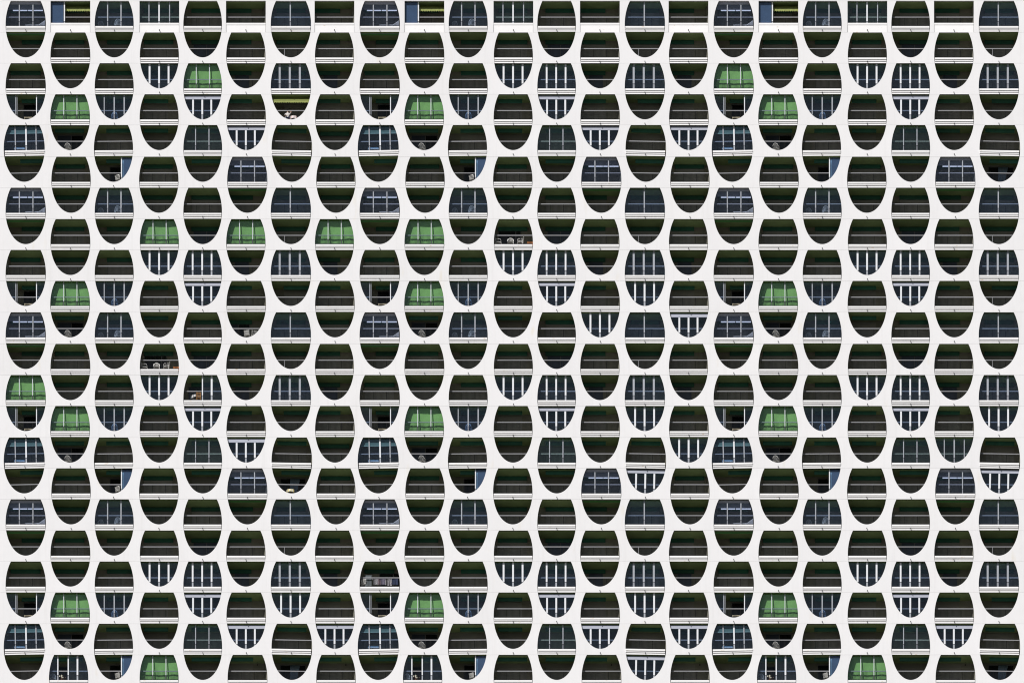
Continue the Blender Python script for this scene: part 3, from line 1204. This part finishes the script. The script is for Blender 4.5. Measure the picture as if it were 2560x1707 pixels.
    if code == 'L':
        sub('roller_blind', 'lblind', solid(['fabric_teal'], (-HU + 2, HU - 2, 1.0, 19.8, 0.36, 0.368)))
        sub('blind_bar', 'lhem', solid(['fabric_tealhem'], (-HU + 2, HU - 2, 19.8, 21.8, 0.352, 0.376)))
    if code == 'Q':
        sub('fascia', 'fascia', solid(['fascia_green'], (-HU, HU, 3.0, 7.5, 0.30, 0.34)))
        sub('fascia_trim', 'fasciatrim', solid(['frame_grey'], (-HU, HU, 1.9, 2.95, 0.29, 0.34)))
    if code == 'B':
        sub('tinted_pane', 'bcurt', solid(['curtain_blue'], (-47.5, -17.5, 3.0, 62, 0.302, 0.31)))  # opaque panel with the sky reflection put into its colour
        sub('awning', 'bawn', lambda: awning_mesh(-13, 50, 8, 19.0, 1.9, 0.55))
        sub('valance', 'bval', lambda: valance_mesh(-13, 50, 19.2, 26.5, 0.55))
    if code == 'Y':
        sub('awning', 'yawn', lambda: awning_mesh(-50, 50, 6.0, 15.2, 0.9, 0.30))
        sub('valance', 'yval', lambda: valance_mesh(-50, 50, 16.0, 21.0, 0.30))
    if code in 'Rr':
        sub('curtain', 'rpale', lambda: curtain_mesh(22, 26, 26, 3, 62, 0.33, 'curtain_pale'))
        sub('tinted_pane', 'rblue', solid(['curtain_blue'], (26.2, 51, 2.0, 62, 0.302, 0.31)))
    if code == 'S':
        sub('awning', 'sawn', lambda: awning_mesh(-48, -3, 4, 9.0, 1.6, 0.9))
    if code == 'U':
        for i, v in enumerate((20.0, 26.5)):
            sub('wall_lamp', ('lamp', i), lambda v=v: (lambda b: (b.bar((24.6 * S, yb - 0.16, zz(v, yb) - 0.06), (24.6 * S, yb - 0.16, zz(v, yb) + 0.05), 0.055, 10, 0, 0.04),
                                                                    b.bar((24.6 * S, yb - 0.16, zz(v, yb)), (24.6 * S, yb, zz(v, yb)), 0.018, 6), b.mesh('wall_lamp', ['spout_dark']))[2])(MB()))

    # --- loose things standing on the floor: objects of their own
    PW = lambda: chair_parts('plastic_white')
    if code == 'A':
        put('lounger', lambda: lounger_parts('plastic_white'), 'sun_lounger', 'white slatted sun lounger behind glazing', 'sun lounger', 'white sun loungers', r, c, 26, 0.74)
    if code in 'Cc':
        put('chair', PW, 'garden_chair', 'white garden chair low left behind glass', 'chair', 'chairs behind dark glass', r, c, -36, 1.25, R(200))
        if code == 'C':
            put('chair', PW, 'garden_chair', 'white arched garden chair behind dark glass', 'chair', 'chairs behind dark glass', r, c, 9, 0.75, R(180))
    if code == 'T':
        put('bluechair', lambda: chair_parts('plastic_pale_blue'), 'garden_chair', 'pale blue garden chair behind thin posts', 'chair', 'pale blue chairs', r, c, 1, 0.68, R(180))
    if code == 'K':
        put('chair', PW, 'garden_chair', 'white garden chair by the sliding door', 'chair', 'chairs by sliding doors', r, c, -5, 0.72, R(165))
    if code == 'L':
        put('bluelounge', cushion_lounger_parts, 'cushioned_bench', 'pale blue cushioned bench behind glazing', 'bench', 'pale blue benches', r, c, -12, 0.62)
    if code == 'P':
        put('slattable', lambda: slat_table_parts('cane_beige'), 'slatted_table', 'beige slatted low table in half open loggia', 'table', 'beige slatted tables', r, c, 9, 0.66)
    if code == 'R':
        put('folding', lambda: folded_chair_parts('plastic_white'), 'folding_chair', 'white slatted folding chair beside blue pane', 'chair', 'white folding chairs', r, c, 12, 0.62, R(150))
    if code == 'V':
        put('folding', lambda: folded_chair_parts('plastic_white'), 'folding_chair', 'white slatted folding chair left of another', 'chair', 'white folding chairs', r, c, 2, 0.62, R(170))
        put('folding', lambda: folded_chair_parts('plastic_white'), 'folding_chair', 'white slatted folding chair right of another', 'chair', 'white folding chairs', r, c, 19, 0.66, R(195))
    if code == 'F':
        put('chair', PW, 'garden_chair', 'left of three white chairs, turned sideways', 'chair', 'rows of three white chairs', r, c, -38, 0.74, R(100), 1.1)
        put('chair', PW, 'garden_chair', 'middle of three white chairs, facing out', 'chair', 'rows of three white chairs', r, c, -7, 0.76, R(0), 1.18)
        put('chair', PW, 'garden_chair', 'right of three white chairs, turned sideways', 'chair', 'rows of three white chairs', r, c, 17, 0.74, R(-95), 1.15)
        put('crate', lambda: crate_parts('crate_orange'), 'wooden_crate', 'orange wooden crate right of white chairs', 'crate', None, r, c, 42, 0.60)
    if code == 'S':
        put('clothtable', lambda: table_parts('cloth_white', 'frame_dim', 0.40, 0.74, ('cloth_white', 'curtain_pale')), 'round_table', 'round table under white cloth', 'table', None, r, c, -17, 0.85)
        put('ladder', lambda: ladder_chair_parts('wood_orange'), 'wooden_chair', 'orange wooden chair at white table', 'chair', None, r, c, -10, 0.58, R(185))
    if code == 'J':
        put('striptable', lambda: table_parts('cloth_yellow', 'frame_dim', 0.36, 0.55, ('cloth_cream', 'cloth_yellow')), 'round_table', 'round table under yellow striped cloth', 'table', None, r, c, -3, 0.62)
    if code == 'Y':
        p = person_object((X(cx - 8), 0.95, Z(T[r]) + zz(FLOOR) + 0.002))
        tag(p, 'person in white top seated under lime awning, arm raised to head', 'person')
        put('chair', PW, 'garden_chair', 'white garden chair under seated person', 'chair', None, r, c, -8, 0.95, 0.0)
        put('pinktable', lambda: table_parts('cloth_white', 'frame_dim', 0.33, 0.50, ('cloth_white', 'cloth_pink')), 'round_table', 'round table under pink striped cloth', 'table', None, r, c, 7, 0.62)
    if code == 'Z':
        put('flowerpot', lambda: plant_parts(True), 'potted_plant', 'potted plant with cream flowers', 'plant', 'potted plants', r, c, -15, 0.62)
        put('chair', PW, 'garden_chair', 'white chair left of flowering potted plant', 'chair', 'chairs beside potted plants', r, c, -38, 0.9, R(170))
    if code == 'b' and k == 4:
        put('greenpot', lambda: plant_parts(False), 'potted_plant', 'leafy green potted plant behind white posts', 'plant', 'green potted plants', r, c, 9, 0.6)
    if code == 'N':
        zr = Z(T[r]) + zz(41.5, 0.42)
        put('cabinet', cabinet_parts, 'cabinet', 'grey balcony cabinet behind hung laundry', 'cabinet', None, r, c, -29, 0.75)
        put('folding', lambda: folded_chair_parts('plastic_white'), 'folding_chair', 'white folding chair left of grey cabinet', 'chair', 'white folding chairs', r, c, -40, 0.60, R(175))
        for i, (u, kd, m, desc) in enumerate(((-10, 'shirt', 'laundry_grey', 'pale grey shirt'), (-2, 'towel', 'laundry_mauve', 'dull mauve towel'), (8, 'shirt', 'cloth_lilac', 'lilac shirt'),
                                              (18, 'towel', 'laundry_grey', 'pale grey towel'), (25, 'trousers', 'laundry_grey', 'pale grey trousers'), (33, 'shirt', 'cloth_navy', 'navy shirt'),
                                              (42, 'towel', 'cloth_navy', 'navy towel'))):
            o = obj('towel' if kd == 'towel' else kd, garment_mesh(kd, m, i), None, (X(cx + u), 0.405 + 0.012 * (i % 2), zr))
            tag(o, desc + ' hung on balcony railing beside grey cabinet', 'laundry', 'laundry hung on one railing')


for r in range(ROWS):
    for c in range(COLS):
        build_cell(r, c)
